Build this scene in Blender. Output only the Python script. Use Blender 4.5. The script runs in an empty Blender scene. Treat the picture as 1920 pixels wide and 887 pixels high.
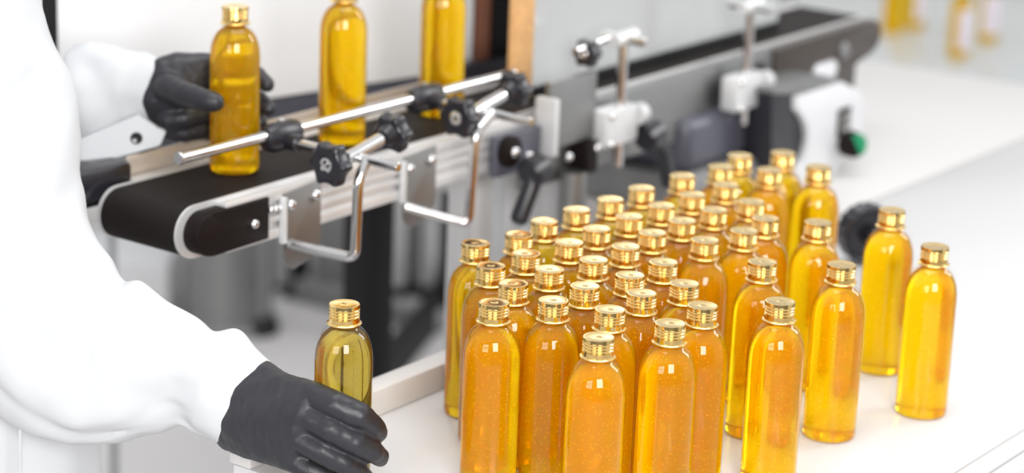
import bpy, bmesh, math, random
from mathutils import Vector, Matrix, noise
random.seed(7)
PI = math.pi
sc = bpy.context.scene
COL = sc.collection

# ---------------------------------------------------------------- camera model
F = 4550.0; TH = math.radians(16.4); RO = math.radians(2.21); H = 0.784
_fw = Vector((0, math.cos(TH), -math.sin(TH)))
_r0 = Vector((1, 0, 0)); _u0 = Vector((0, math.sin(TH), math.cos(TH)))
_r = math.cos(RO)*_r0 + math.sin(RO)*_u0
_u = -math.sin(RO)*_r0 + math.cos(RO)*_u0
def ray(x, y): return _fw + (x-960)/F*_r + (443.5-y)/F*_u
def PZ(x, y, z=0.0):                       # point of a horizontal plane seen at photo position x, y
    d = ray(x, y); t = (z-H)/d.z; return Vector((d.x*t, d.y*t, z))
def PY(x, y, Y):                           # point at distance Y in front of the camera
    d = ray(x, y); t = Y/d.y; return Vector((d.x*t, Y, H+d.z*t))
A = math.radians(54.3); CA = math.cos(A); SA = math.sin(A)
def W(u, n, z): return Vector((u*CA+n*SA, u*SA-n*CA, z))     # conveyor frame: u along, n across, z up
def CN(x, y, n):
    d = ray(x, y); t = n/(d.x*SA-d.y*CA); X, Y = d.x*t, d.y*t
    return Vector((X*CA+Y*SA, n, H+d.z*t))
UD = Vector((CA, SA, 0)); ND = Vector((SA, -CA, 0)); ZD = Vector((0, 0, 1))

cam_d = bpy.data.cameras.new('camera'); cam = bpy.data.objects.new('camera', cam_d); COL.objects.link(cam)
m = Matrix.Identity(4)
for i in range(3):
    m[i][0] = _r[i]; m[i][1] = _u[i]; m[i][2] = -_fw[i]
m[2][3] = H
cam.matrix_world = m
cam_d.sensor_width = 36.0; cam_d.lens = F/1920*36.0
cam_d.clip_start = 0.05; cam_d.clip_end = 60
cam_d.dof.use_dof = True; cam_d.dof.focus_distance = 2.01; cam_d.dof.aperture_fstop = 3.5
sc.camera = cam

# ---------------------------------------------------------------- materials
def mat(name, col, rough=0.5, metal=0.0, spec=0.5, coat=0.0, bump=None, var=None, emit=None, aniso=0):
    m = bpy.data.materials.new(name); m.use_nodes = True
    nt = m.node_tree; b = nt.nodes['Principled BSDF']
    b.inputs['Base Color'].default_value = (*col, 1); b.inputs['Roughness'].default_value = rough
    b.inputs['Metallic'].default_value = metal; b.inputs['Specular IOR Level'].default_value = spec
    b.inputs['Coat Weight'].default_value = coat
    if aniso: b.inputs['Anisotropic'].default_value = aniso
    tc = nt.nodes.new('ShaderNodeTexCoord')
    if var:      # (scale, amount, optional stretch)
        n = nt.nodes.new('ShaderNodeTexNoise'); n.inputs['Scale'].default_value = var[0]; n.inputs['Detail'].default_value = 4
        mp = nt.nodes.new('ShaderNodeMapping'); mp.inputs['Scale'].default_value = var[2] if len(var) > 2 else (1, 1, 1)
        nt.links.new(tc.outputs['Object'], mp.inputs['Vector']); nt.links.new(mp.outputs[0], n.inputs['Vector'])
        mx = nt.nodes.new('ShaderNodeMix'); mx.data_type = 'RGBA'
        mx.inputs['A'].default_value = (*[c*(1-var[1]) for c in col], 1)
        mx.inputs['B'].default_value = (*[min(1, c*(1+var[1])) for c in col], 1)
        nt.links.new(n.outputs['Fac'], mx.inputs['Factor']); nt.links.new(mx.outputs['Result'], b.inputs['Base Color'])
    if bump:     # (scale, strength, distance)
        n = nt.nodes.new('ShaderNodeTexNoise'); n.inputs['Scale'].default_value = bump[0]; n.inputs['Detail'].default_value = 5
        nt.links.new(tc.outputs['Object'], n.inputs['Vector'])
        bp = nt.nodes.new('ShaderNodeBump'); bp.inputs['Strength'].default_value = bump[1]; bp.inputs['Distance'].default_value = bump[2]
        nt.links.new(n.outputs['Fac'], bp.inputs['Height']); nt.links.new(bp.outputs[0], b.inputs['Normal'])
    if emit:
        b.inputs['Emission Color'].default_value = (*emit[0], 1); b.inputs['Emission Strength'].default_value = emit[1]
    return m
M = {}
M['table'] = mat('white_laminate', (0.54, 0.533, 0.535), 0.25, var=(3, 0.015))
M['table_edge'] = mat('cream_edge', (0.51, 0.495, 0.485), 0.4)
M['joint'] = mat('joint_grey', (0.42, 0.42, 0.42), 0.6)
M['floor'] = mat('grey_floor', (0.50, 0.485, 0.48), 0.5, var=(2.5, 0.06))
M['wall'] = mat('wall_paint', (0.78, 0.78, 0.78), 0.7, var=(2, 0.02))
M['wall_dark'] = mat('grey_wall_paint', (0.22, 0.22, 0.23), 0.7)
M['steel'] = mat('brushed_steel', (0.27, 0.27, 0.268), 0.45, 1.0, var=(40, 0.06))
M['chrome'] = mat('chrome', (0.62, 0.61, 0.61), 0.14, 1.0)
M['alu'] = mat('aluminium', (0.62, 0.61, 0.605), 0.36, 0.45, var=(25, 0.05))
M['cast'] = mat('cast_light_grey', (0.55, 0.55, 0.55), 0.42, 0.3)
M['guide'] = mat('beige_guide', (0.50, 0.43, 0.37), 0.35, 0.4)
M['belt'] = mat('black_belt', (0.014, 0.011, 0.010), 0.62, spec=0.10, bump=(900, 0.15, 0.0005), var=(20, 0.3))
M['plate_black'] = mat('anodised_black', (0.008, 0.005, 0.0045), 0.5, spec=0.12)
M['plate_brown'] = mat('dark_bronze', (0.045, 0.035, 0.028), 0.35, 0.2)
M['plastic'] = mat('black_plastic', (0.011, 0.010, 0.014), 0.32, bump=(700, 0.12, 0.0004))
M['frame'] = mat('black_frame', (0.007, 0.007, 0.008), 0.55, spec=0.25)
M['greybox'] = mat('grey_machine', (0.20, 0.20, 0.20), 0.55, var=(5, 0.08))
M['bluegrey'] = mat('blue_grey_paint', (0.11, 0.115, 0.13), 0.5)
M['slate'] = mat('slate_housing', (0.065, 0.065, 0.085), 0.4)
M['white_plastic'] = mat('white_plastic', (0.55, 0.55, 0.56), 0.35)
M['keypad'] = mat('keypad_grey', (0.22, 0.21, 0.20), 0.5)
M['green'] = mat('green_plastic', (0.0, 0.20, 0.08), 0.35)
M['silver_panel'] = mat('satin_panel', (0.50, 0.51, 0.505), 0.22, 0.45, var=(3, 0.05))
M['gloss_white'] = mat('gloss_white_panel', (0.80, 0.80, 0.81), 0.18)
M['cork'] = mat('tan_board', (0.60, 0.34, 0.14), 0.75, var=(120, 0.35), bump=(300, 0.8, 0.002))
M['brown'] = mat('brown_board', (0.22, 0.085, 0.05), 0.5, var=(8, 0.25))
M['coat'] = mat('white_cotton', (0.50, 0.508, 0.52), 0.85, spec=0.2, bump=(1500, 0.1, 0.0002))
M['trouser'] = mat('grey_trouser', (0.25, 0.25, 0.27), 0.85)
M['glove'] = mat('black_nitrile', (0.019, 0.0185, 0.023), 0.42, spec=0.4, bump=(220, 0.25, 0.0006), var=(60, 0.22))
M['button'] = mat('dark_snap', (0.05, 0.05, 0.05), 0.25, 0.8)
M['skin'] = mat('skin', (0.7, 0.45, 0.35), 0.5)
M['shelf'] = mat('glossy_grey_top', (0.50, 0.515, 0.508), 0.15, spec=0.6)
M['shelf_edge'] = mat('pale_edge', (0.56, 0.57, 0.56), 0.5)
M['gold'] = mat('gold_aluminium', (0.81, 0.575, 0.225), 0.15, 1.0, aniso=0.3)
M['red'] = mat('red_plastic', (0.75, 0.12, 0.03), 0.4)
M['label'] = mat('label_paper', (0.66, 0.60, 0.66), 0.5, var=(45, 0.15))
M['glass_win'] = mat('daylight_pane', (0.9, 0.9, 0.9), 0.3, emit=((1.0, 0.98, 0.98), 7.0))

# clear plastic shell: thin wall, reflections over transparency
m = bpy.data.materials.new('clear_plastic'); m.use_nodes = True; nt = m.node_tree; nt.nodes.clear()
out = nt.nodes.new('ShaderNodeOutputMaterial'); mix = nt.nodes.new('ShaderNodeMixShader')
fr = nt.nodes.new('ShaderNodeFresnel'); fr.inputs['IOR'].default_value = 1.42
tr = nt.nodes.new('ShaderNodeBsdfTransparent'); tr.inputs[0].default_value = (0.97, 0.965, 0.95, 1)
gl = nt.nodes.new('ShaderNodeBsdfGlossy'); gl.inputs['Roughness'].default_value = 0.008
geo = nt.nodes.new('ShaderNodeNewGeometry'); inv = nt.nodes.new('ShaderNodeMath'); inv.operation = 'SUBTRACT'; inv.inputs[0].default_value = 1.0
nt.links.new(geo.outputs['Backfacing'], inv.inputs[1]); mu = nt.nodes.new('ShaderNodeMath'); mu.operation = 'MULTIPLY'
nt.links.new(inv.outputs[0], mu.inputs[0]); nt.links.new(fr.outputs[0], mu.inputs[1])
nt.links.new(mu.outputs[0], mix.inputs[0]); nt.links.new(tr.outputs[0], mix.inputs[1]); nt.links.new(gl.outputs[0], mix.inputs[2])
nt.links.new(mix.outputs[0], out.inputs[0]); M['pet'] = m

def liquid(name, tint, vol, dens, diff, fac):
    m = bpy.data.materials.new(name); m.use_nodes = True; nt = m.node_tree; nt.nodes.clear()
    out = nt.nodes.new('ShaderNodeOutputMaterial'); mix = nt.nodes.new('ShaderNodeMixShader')
    rf = nt.nodes.new('ShaderNodeBsdfGlass'); rf.inputs['IOR'].default_value = 1.38; rf.inputs['Roughness'].default_value = 0.02
    rf.inputs['Color'].default_value = (*tint, 1)
    # liquid wets the wall: no separate reflection on the way in, total reflection only from inside
    r2 = nt.nodes.new('ShaderNodeBsdfRefraction'); r2.inputs['IOR'].default_value = 1.38; r2.inputs['Roughness'].default_value = 0.02
    r2.inputs['Color'].default_value = (*tint, 1)
    geo = nt.nodes.new('ShaderNodeNewGeometry'); fb = nt.nodes.new('ShaderNodeMixShader')
    nt.links.new(geo.outputs['Backfacing'], fb.inputs[0]); nt.links.new(r2.outputs[0], fb.inputs[1]); nt.links.new(rf.outputs[0], fb.inputs[2])
    md = nt.nodes.new('ShaderNodeSubsurfaceScattering'); md.inputs['Color'].default_value = (*diff, 1)
    md.inputs['Radius'].default_value = (1.0, 0.5, 0.08); md.inputs['Scale'].default_value = 0.02
    # tiny bubbles
    tc = nt.nodes.new('ShaderNodeTexCoord'); vo = nt.nodes.new('ShaderNodeTexVoronoi'); vo.inputs['Scale'].default_value = 420
    nt.links.new(tc.outputs['Object'], vo.inputs['Vector'])
    lt = nt.nodes.new('ShaderNodeMath'); lt.operation = 'LESS_THAN'; lt.inputs[1].default_value = 0.13
    nt.links.new(vo.outputs['Distance'], lt.inputs[0])
    ml = nt.nodes.new('ShaderNodeMath'); ml.operation = 'MULTIPLY_ADD'; ml.inputs[1].default_value = 0.45; ml.inputs[2].default_value = fac
    nt.links.new(lt.outputs[0], ml.inputs[0])
    nt.links.new(ml.outputs[0], mix.inputs[0]); nt.links.new(fb.outputs[0], mix.inputs[1]); nt.links.new(md.outputs[0], mix.inputs[2])
    nt.links.new(mix.outputs[0], out.inputs['Surface'])
    va = nt.nodes.new('ShaderNodeVolumeAbsorption'); va.inputs['Color'].default_value = (*vol, 1); va.inputs['Density'].default_value = dens
    nt.links.new(va.outputs[0], out.inputs['Volume'])
    return m
M['amber'] = liquid('amber_liquid', (1, 1, 1), (1.0, 0.94, 0.05), 125, (1.0, 0.55, 0.004), 0.19)

M['olive'] = liquid('olive_liquid', (1, 1, 1), (0.962, 0.895, 0.35), 75, (0.42, 0.28, 0.05), 0.12)  # olive tone paints in the dark background seen through the amber liquid

# ---------------------------------------------------------------- object helpers
WLOC = {}
def link(o): COL.objects.link(o); return o
def tagit(o, label=None, cat=None, group=None, kind=None):
    if label: o['label'] = label
    if cat: o['category'] = cat
    if group: o['group'] = group
    if kind: o['kind'] = kind
    return o
def thing(name, loc, label, cat, group=None):
    o = bpy.data.objects.new(name, None); o.empty_display_size = 0.02; link(o); o.location = loc; WLOC[o] = Vector(loc)
    return tagit(o, label, cat, group)
def build(name, bm, material, parent=None, smooth=True, loc=None, label=None, recalc=True):
    if recalc: bmesh.ops.recalc_face_normals(bm, faces=bm.faces)
    base = WLOC[parent] if parent else (Vector(loc) if loc is not None else Vector((0, 0, 0)))
    bmesh.ops.translate(bm, verts=bm.verts, vec=-base)
    me = bpy.data.meshes.new(name); bm.to_mesh(me); bm.free()
    me.materials.append(material)
    if smooth:
        for p in me.polygons: p.use_smooth = True
        me.set_sharp_from_angle(angle=math.radians(38))
    o = bpy.data.objects.new(name, me); link(o)
    if parent: o.parent = parent
    else: o.location = base
    WLOC[o] = base
    if label: o['label'] = label
    return o
def nb(): return bmesh.new()
def hexa(bm, c, bev=0.0, seg=2):           # box from 8 corner points (4 bottom ccw, 4 top)
    vs = [bm.verts.new(p) for p in c]
    fs = [bm.faces.new([vs[i] for i in q]) for q in ((3,2,1,0),(4,5,6,7),(0,1,5,4),(1,2,6,5),(2,3,7,6),(3,0,4,7))]
    if bev > 0:
        es = list({e for f in fs for e in f.edges})
        bmesh.ops.bevel(bm, geom=es, offset=bev, segments=seg, affect='EDGES', profile=0.5)
def box(bm, x0, x1, y0, y1, z0, z1, bev=0.0, seg=2):
    hexa(bm, [Vector(p) for p in ((x0,y0,z0),(x1,y0,z0),(x1,y1,z0),(x0,y1,z0),(x0,y0,z1),(x1,y0,z1),(x1,y1,z1),(x0,y1,z1))], bev, seg)
def wbox(bm, u0, u1, n0, n1, z0, z1, bev=0.0, seg=2):
    hexa(bm, [W(*p) for p in ((u0,n0,z0),(u1,n0,z0),(u1,n1,z0),(u0,n1,z0),(u0,n0,z1),(u1,n0,z1),(u1,n1,z1),(u0,n1,z1))], bev, seg)
def basis(d):
    d = d.normalized(); a = ZD if abs(d.z) < 0.9 else Vector((1, 0, 0))
    x = d.cross(a).normalized(); y = d.cross(x).normalized(); return x, y, d
def loft(bm, rings, caps=True, closed=True):
    R = [[bm.verts.new(p) for p in r] for r in rings]
    for a, b in zip(R, R[1:]):
        k = len(a)
        for i in range(k if closed else k-1):
            j = (i+1) % k
            bm.faces.new((a[i], a[j], b[j], b[i]))
    if caps:
        bm.faces.new(R[0][::-1]); bm.faces.new(R[-1])
    return R
def tube(bm, pts, r, seg=20, caps=True):
    rings = []; n = len(pts); pts = [Vector(p) for p in pts]
    prev = None
    for i, p in enumerate(pts):
        d = (pts[min(i+1, n-1)]-pts[max(i-1, 0)]).normalized()
        if prev is None: x, y, _ = basis(d)
        else:
            x = (prev - d*prev.dot(d)).normalized(); y = d.cross(x)
        prev = x
        rr = r[i] if isinstance(r, (list, tuple)) else r
        rings.append([p + x*math.cos(2*PI*k/seg)*rr + y*math.sin(2*PI*k/seg)*rr for k in range(seg)])
    loft(bm, rings, caps)
def rounded(pts, rad, seg=8):              # polyline with filleted corners
    pts = [Vector(p) for p in pts]; out = [pts[0]]
    for a, b, c in zip(pts, pts[1:], pts[2:]):
        d1 = (a-b).normalized(); d2 = (c-b).normalized()
        p1 = b+d1*rad; p2 = b+d2*rad
        for k in range(seg+1):
            t = k/seg; out.append(p1*(1-t)**2 + b*2*t*(1-t) + p2*t*t)
    out.append(pts[-1]); return out
def rod(bm, a, b, r, seg=20, ch=0.0):
    a = Vector(a); b = Vector(b); d = (b-a).normalized()
    if ch: tube(bm, [a, a+d*0.0001, a+d*ch, b-d*ch, b-d*0.0001, b], [r-ch, r-ch, r, r, r-ch, r-ch], seg)
    else: tube(bm, [a, b], r, seg)
def lathe(bm, prof, c=Vector((0, 0, 0)), axis=ZD, seg=48, fn=None):
    x, y, d = basis(axis); rings = []
    for r, h in prof:
        ring = []
        for k in range(seg):
            a = 2*PI*k/seg; rr = r if fn is None else fn(r, h, k)
            ring.append(c + d*h + x*math.cos(a)*rr + y*math.sin(a)*rr)
        rings.append(ring)
    loft(bm, rings)
def prism(bm, poly, o, ax, ay, az, th, bev=0.0):   # polygon (a,b) in plane ax,ay extruded th along az
    v0 = [bm.verts.new(o+ax*a+ay*b) for a, b in poly]; v1 = [bm.verts.new(o+ax*a+ay*b+az*th) for a, b in poly]
    f0 = bm.faces.new(v0[::-1]); f1 = bm.faces.new(v1)
    k = len(poly)
    for i in range(k): bm.faces.new((v0[i], v0[(i+1) % k], v1[(i+1) % k], v1[i]))
    if bev: bmesh.ops.bevel(bm, geom=list(f1.edges), offset=bev, segments=2, affect='EDGES', profile=0.5)
def arc(cx, cy, r, a0, a1, n=12):
    return [(cx+r*math.cos(math.radians(a0+(a1-a0)*k/n)), cy+r*math.sin(math.radians(a0+(a1-a0)*k/n))) for k in range(n+1)]
def sphere(bm, c, r, s=(1, 1, 1), seg=20):
    bmesh.ops.create_uvsphere(bm, u_segments=seg, v_segments=seg//2, radius=r, matrix=Matrix.Translation(c) @ Matrix.Diagonal((*s, 1)))

# ---------------------------------------------------------------- the setting
b = nb(); box(b, -6, 6, -2.6, 9.5, -0.80, -0.75); tagit(build('floor', b, M['floor'], smooth=False), kind='structure')
b = nb(); box(b, -6, 6, 9.5, 9.6, -0.75, 2.6); tagit(build('wall_back', b, M['wall'], smooth=False), kind='structure')
# the wall behind the photographer with its six-pane window
wx0, wx1, wz0, wz1, wy = -3.3, -1.1, 0.45, 1.95, -1.7
b = nb()
for r in ((-6, wx0, -0.75, 2.6), (wx1, 6, -0.75, 2.6), (wx0, wx1, -0.75, wz0), (wx0, wx1, wz1, 2.6)):
    box(b, r[0], r[1], wy-0.1, wy, r[2], r[3])
tagit(build('wall_front', b, M['wall_dark'], smooth=False), kind='structure')
b = nb(); cw = (wx1-wx0)/3; chh = (wz1-wz0)/2
for i in range(4): box(b, wx0+i*cw-0.045, wx0+i*cw+0.045, wy-0.06, wy+0.01, wz0, wz1)
for j in range(3): box(b, wx0, wx1, wy-0.055, wy+0.005, wz0+j*chh-0.045, wz0+j*chh+0.045)
win = tagit(build('window_1', b, M['white_plastic'], smooth=False, loc=(wx0, wy, wz0)), kind='structure')
b = nb(); box(b, wx0, wx1, wy-0.09, wy-0.08, wz0, wz1); build('window_pane', b, M['glass_win'], win, smooth=False)

# ---------------------------------------------------------------- tables
t = thing('work_table', W(1.44, -1.05, -0.75), 'white laminate worktop under the crowd of amber bottles, with a low raised back edge', 'table')
b = nb(); wbox(b, 1.44, 3.6, -1.32, -0.838, -0.035, 0.0, 0.0015); build('tabletop', b, M['table'], t)
b = nb(); wbox(b, 1.44, 3.6, -0.8365, -0.816, -0.036, 0.0, 0.0008); build('edge_strip', b, M['table'], t)
b = nb(); wbox(b, 1.44, 3.6, -0.8145, -0.797, -0.036, -0.0005, 0.003); build('edge_trim', b, M['table'], t)
b = nb(); wbox(b, 1.44, 2.36, -1.3245, -1.300, 0.0, 0.026, 0.0015); build('raised_edge', b, M['table_edge'], t)
for u in (1.50, 3.5):
    for n in (-1.28, -0.87):
        b = nb(); wbox(b, u, u+0.05, n-0.025, n+0.025, -0.75, -0.035, 0.003); build('leg', b, M['white_plastic'], t)
t = thing('machine_table', W(2.5, -1.7, -0.75), 'cream worktop carrying the conveyor motor end, behind the bottle table', 'table')
b = nb(); hexa(b, [W(*p) for p in ((2.36,-2.05,-0.035),(3.32,-2.06,-0.035),(3.36,-1.328,-0.035),(2.36,-1.328,-0.035),(2.36,-2.05,-0.001),(3.32,-2.06,-0.001),(3.36,-1.328,-0.001),(2.36,-1.328,-0.001))], 0.004)
build('tabletop', b, M['table_edge'], t)
for u in (2.42, 3.22):
    for n in (-2.0, -1.4):
        b = nb(); wbox(b, u, u+0.05, n-0.02, n+0.03, -0.75, -0.035, 0.003); build('leg', b, M['frame'], t)

# distant glossy table with labelled bottles
t = thing('display_table', (0.9, 5.0, -0.75), 'low glossy grey table far behind at the right, holding labelled bottles', 'table')
zt = -0.32
q = [PZ(1560, 118, zt), PZ(1990, 240, zt), PZ(2100, 40, zt)+Vector((0.3, 0.6, 0)), PZ(1450, -60, zt)]
b = nb(); hexa(b, [p-Vector((0, 0, 0.03)) for p in q] + q, 0.006); build('tabletop', b, M['shelf'], t)
q2 = [PZ(1560, 120, zt-.03)+Vector((0.02, 0.03, 0)), PZ(1990, 242, zt-.03)+Vector((0, 0.03, 0)), q[2]+Vector((-.03, -.03, -.03)), q[3]+Vector((.02, -.03, -.03))]
b = nb(); hexa(b, [Vector((p.x, p.y, -0.75)) for p in q2] + [Vector((p.x, p.y, zt-0.03)) for p in q2], 0.01); build('cabinet', b, M['shelf_edge'], t)

# ---------------------------------------------------------------- bottles
BH = 0.1625
def cap_mesh():
    z0 = 0.1452; prof = []
    p = [(0.0139, z0), (0.0146, z0+0.0004), (0.0147, z0+0.0010), (0.0139, z0+0.0016), (0.0128, z0+0.0021), (0.0127, z0+0.0055)]
    z = z0+0.0055
    for k in range(3):                       # three rolled ribs
        p += [(0.0119, z+0.0003), (0.0118, z+0.0008), (0.0127, z+0.0014), (0.01295, z+0.0019), (0.0127, z+0.0024)]; z += 0.0026
    p += [(0.0121, z+0.0003), (0.0128, z+0.0007)]
    zk = z+0.0007; p += [(0.0129, zk+0.0003), (0.0129, BH-0.0009), (0.0126, BH-0.0002), (0.0120, BH), (0.0112, BH-0.0001), (0.0100, BH-0.00035), (0.004, BH-0.0005), (0.0012, BH-0.0005), (0.0009, BH-0.0003), (0.0002, BH-0.0003)]
    seg = 144
    def fn(r, h, k):
        if zk+0.0001 < h < BH-0.0005 and r > 0.012: return r - (0.00035 if k % 2 else 0.0)
        return r
    bm = nb(); lathe(bm, p, seg=seg, fn=fn); return bm
BODY = [(0.0002, 0.0022), (0.012, 0.0018), (0.018, 0.0008), (0.0212, 0.0001), (0.0228, 0.0004), (0.0239, 0.0014), (0.0244, 0.0028), (0.0245, 0.005),
        (0.0245, 0.06), (0.0245, 0.112), (0.0244, 0.116), (0.0240, 0.1205), (0.0233, 0.1250), (0.0222, 0.1294), (0.0206, 0.1336), (0.0186, 0.1372), (0.0165, 0.1398), (0.0146, 0.1414), (0.0134, 0.1424), (0.0127, 0.1434),
        (0.0133, 0.1440), (0.0134, 0.1446), (0.0126, 0.1450), (0.0120, 0.1456), (0.0118, 0.1545), (0.0002, 0.1547)]
LIQ = [(0.0002, 0.0030), (0.012, 0.0026), (0.0178, 0.0017), (0.0210, 0.0010), (0.0225, 0.0014), (0.0232, 0.0024), (0.02365, 0.0040), (0.0237, 0.006),
       (0.0237, 0.06), (0.0237, 0.112), (0.0235, 0.117), (0.0230, 0.1218), (0.0220, 0.1262), (0.0206, 0.1302), (0.0188, 0.1338), (0.0166, 0.1368), (0.0144, 0.1388), (0.0126, 0.1402), (0.0116, 0.1410), (0.0110, 0.1414), (0.0002, 0.1414)]
def make_bottle(loc, label, group=None, rot=0):
    t = thing('amber_bottle', loc, label, 'bottle', group); w = WLOC.pop(t); WLOC[t] = Vector((0, 0, 0))
    b = nb(); lathe(b, BODY, seg=64); bo = build('bottle_body', b, M['pet'], t)
    b = nb(); lathe(b, LIQ, seg=64); build('liquid', b, M['amber'], t)
    build('screw_cap', cap_mesh(), M['gold'], t)
    t.rotation_euler.z = rot
    return t
proto = None
def put_bottle(loc, label, group=None):
    global proto
    rot = random.uniform(0, 6.28)
    if proto is None:
        proto = make_bottle(loc, label, group, rot); return proto
    r = proto.copy(); COL.objects.link(r); r.location = loc; r.rotation_euler.z = rot; r['label'] = label
    if group: r['group'] = group
    elif 'group' in r: del r['group']
    for ch in proto.children:
        c = ch.copy(); COL.objects.link(c); c.parent = r
    return r
G = 'amber bottles crowded on the white worktop'
NUM = ['first', 'second', 'third', 'fourth', 'fifth', 'sixth', 'seventh', 'eighth', 'ninth', 'tenth']
rows = [
 ('back row along the conveyor side', [(891.8,454.5),(974,438.5),(1020.5,413.8),(1081.5,392.3),(1145,373),(1203.4,352),(1280.6,329),(1351.5,311.8),(1388.7,290.7),(1467,286)]),
 ('second row out from the conveyor', [(920.5,497),(986.6,474.2),(1067,453.5),(1119,428),(1180.4,405),(1240.5,384.5),(1298.3,364),(1360.3,345),(1443.5,317.5)]),
 ('third row out from the conveyor', [(926.6,566),(962.6,530.3),(1030.5,504),(1113.3,486.2),(1173.5,461.3),(1223.5,435.5),(1279,412.7),(1338.8,392.3),(1409,377)]),
 ('fourth row out from the conveyor', [(1038,562),(1096.8,535.3),(1181.6,515),(1244,490.5),(1322,449),(1395,431.5),(1435.5,408.2)]),
 ('short fifth row out from the conveyor', [(1144,579.4),(1203.4,548.7),(1283.5,530.6)]),
]
singles = [
 ((1122.6,631), 'frontmost amber bottle of the crowd, lowest cap of all in the photo'),
 ((1257,605), 'second amber bottle from the camera, just right of the frontmost one'),
 ((1317.5,572), 'amber bottle touching the second front bottle, at the right front corner'),
 ((1463,564), 'amber bottle standing alone at the front right of the crowd, base out of view'),
 ((1430,490), 'amber bottle with its cap just above and left of the lone front right bottle'),
 ((1578.5,495), 'amber bottle with visible base, just right of the lone front right bottle'),
 ((1533.6,415.8), 'amber bottle right of the crowd, directly behind the bottle with the visible base'),
 ((1535.3,312), 'amber bottle at the far right corner of the crowd with a red glint inside'),
 ((1673,393), 'amber outlying bottle beside the black handwheel, behind the rightmost bottle'),
 ((1753.6,461), 'rightmost amber bottle, standing alone on the bare white worktop'),
]
allb = []
for rn, pts in rows:
    for i, p in enumerate(pts):
        allb.append([PZ(p[0], p[1], BH), 'amber bottle, %s from the left in the %s' % (NUM[i], rn)])
for p, l in singles: allb.append([PZ(p[0], p[1], BH), l])
for it in range(60):                          # bottles may touch, never overlap
    for i in range(len(allb)):
        for j in range(i):
            d = allb[i][0]-allb[j][0]
            if d.length < 0.0496:
                e = d.normalized()*(0.0497-d.length)/2; allb[i][0] += e; allb[j][0] -= e
for p, l in allb: put_bottle((p.x, p.y, 0.0), l, G)
held = PZ(646, 569, BH); held = Vector((held.x, held.y, 0.0))
hb = put_bottle(held, 'amber bottle gripped by the near gloved hand at the table corner')
for ch in hb.children:
    if ch.name.startswith('liquid'): ch.data = ch.data.copy(); ch.data.materials[0] = M['olive']
BZ = 0.1695
GB = 'amber bottles riding the conveyor belt'
for u, l in ((1.692, 'amber bottle on the conveyor belt held by the far gloved hand'), (1.853, 'middle amber bottle on the conveyor belt, before the white panel'), (2.018, 'amber bottle furthest along the conveyor belt, right of the middle one')):
    p = W(u, -1.551, BZ); put_bottle(p, l, GB)

# labelled bottles on the far table
GL = 'labelled bottles on the far table'
for (x, y), l, ro in (((1795, 108), 'labelled amber bottle nearest on the far grey table, centre of the group', 1.35), ((1850, 78), 'labelled amber bottle at the right of the far group', 0.9),
                  ((1712, 52), 'labelled amber bottle at the left of the far group', 1.5), ((1672, 62), 'yellow glinting bottle at the left end of the far group', 3.3)):
    p = PZ(x, y, zt); r = put_bottle((p.x, p.y, zt), l, GL)
    if 'yellow' not in l:
        b = nb(); seg = 28
        R = [[Vector((0.0248*math.cos(a), 0.0248*math.sin(a), z)) for a in [(-0.5+ro)-PI/2-1.15+2.3*k/seg for k in range(seg+1)]] for z in (0.022, 0.112)]
        R2 = [[v*1.0 for v in r_] for r_ in R]
        for r_ in R2:
            for v in r_: v.x *= 1.012; v.y *= 1.012
        VR = [[b.verts.new(v) for v in r_] for r_ in R]; VR2 = [[b.verts.new(v) for v in r_] for r_ in R2]
        for i in range(seg):
            b.faces.new((VR[0][i], VR[1][i], VR[1][i+1], VR[0][i+1])); b.faces.new((VR2[0][i], VR2[0][i+1], VR2[1][i+1], VR2[1][i]))
            b.faces.new((VR[0][i], VR[0][i+1], VR2[0][i+1], VR2[0][i])); b.faces.new((VR[1][i], VR2[1][i], VR2[1][i+1], VR[1][i+1]))
        b.faces.new((VR[0][0], VR2[0][0], VR2[1][0], VR[1][0])); b.faces.new((VR[0][-1], VR[1][-1], VR2[1][-1], VR2[0][-1]))
        WLOC[r] = Vector((0, 0, 0)); o = build('paper_label', b, M['label'], r); r.rotation_euler.z = 0

# ---------------------------------------------------------------- conveyor
U0, U1, ZB, ZL = 1.548, 2.88, 0.169, 0.121
NF, NBK = -1.493, -1.588
rr = (ZB-ZL)/2; zc = (ZB+ZL)/2
conv = thing('belt_conveyor', W(2.2, -1.54, ZL), 'long black belt conveyor with aluminium side rail, running diagonally above the floor', 'conveyor')
def stadium(u0, u1, zc, r, n=16):
    return arc(u0+r, zc, r, 270, 90, n) + arc(u1-r, zc, r, 90, -90, n)
b = nb(); prism(b, stadium(U0, U1, zc, rr), W(0, NBK, 0), UD, ZD, ND, NF-NBK); build('belt', b, M['belt'], conv)
for n0, n1 in ((NF+0.0005, NF+0.0028), (NBK-0.004, NBK-0.0005)):
    b = nb(); prism(b, stadium(U0-0.001, U1+0.001, zc, rr+0.0014), W(0, n0, 0), UD, ZD, ND, n1-n0); build('side_strip', b, M['alu'], conv)
# aluminium profile rail with grooves
def rail(n0, n1):
    b = nb(); wbox(b, 1.60, 2.075, n0, n1-0.004, ZL+0.001, ZB-0.001)
    for z0, z1 in ((ZL, ZL+0.010), (ZL+0.0165, ZL+0.0225), (ZL+0.0275, ZL+0.033), (ZB-0.011, ZB+0.0005)):
        wbox(b, 1.60, 2.075, n1-0.0045, n1, z0, z1, 0.0008)
    return b
build('side_rail', rail(NF+0.003, NF+0.017), M['alu'], conv)
b = nb(); wbox(b, 1.60, 2.86, NBK-0.018, NBK-0.0045, ZL, ZB); build('side_rail', b, M['alu'], conv)
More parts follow.
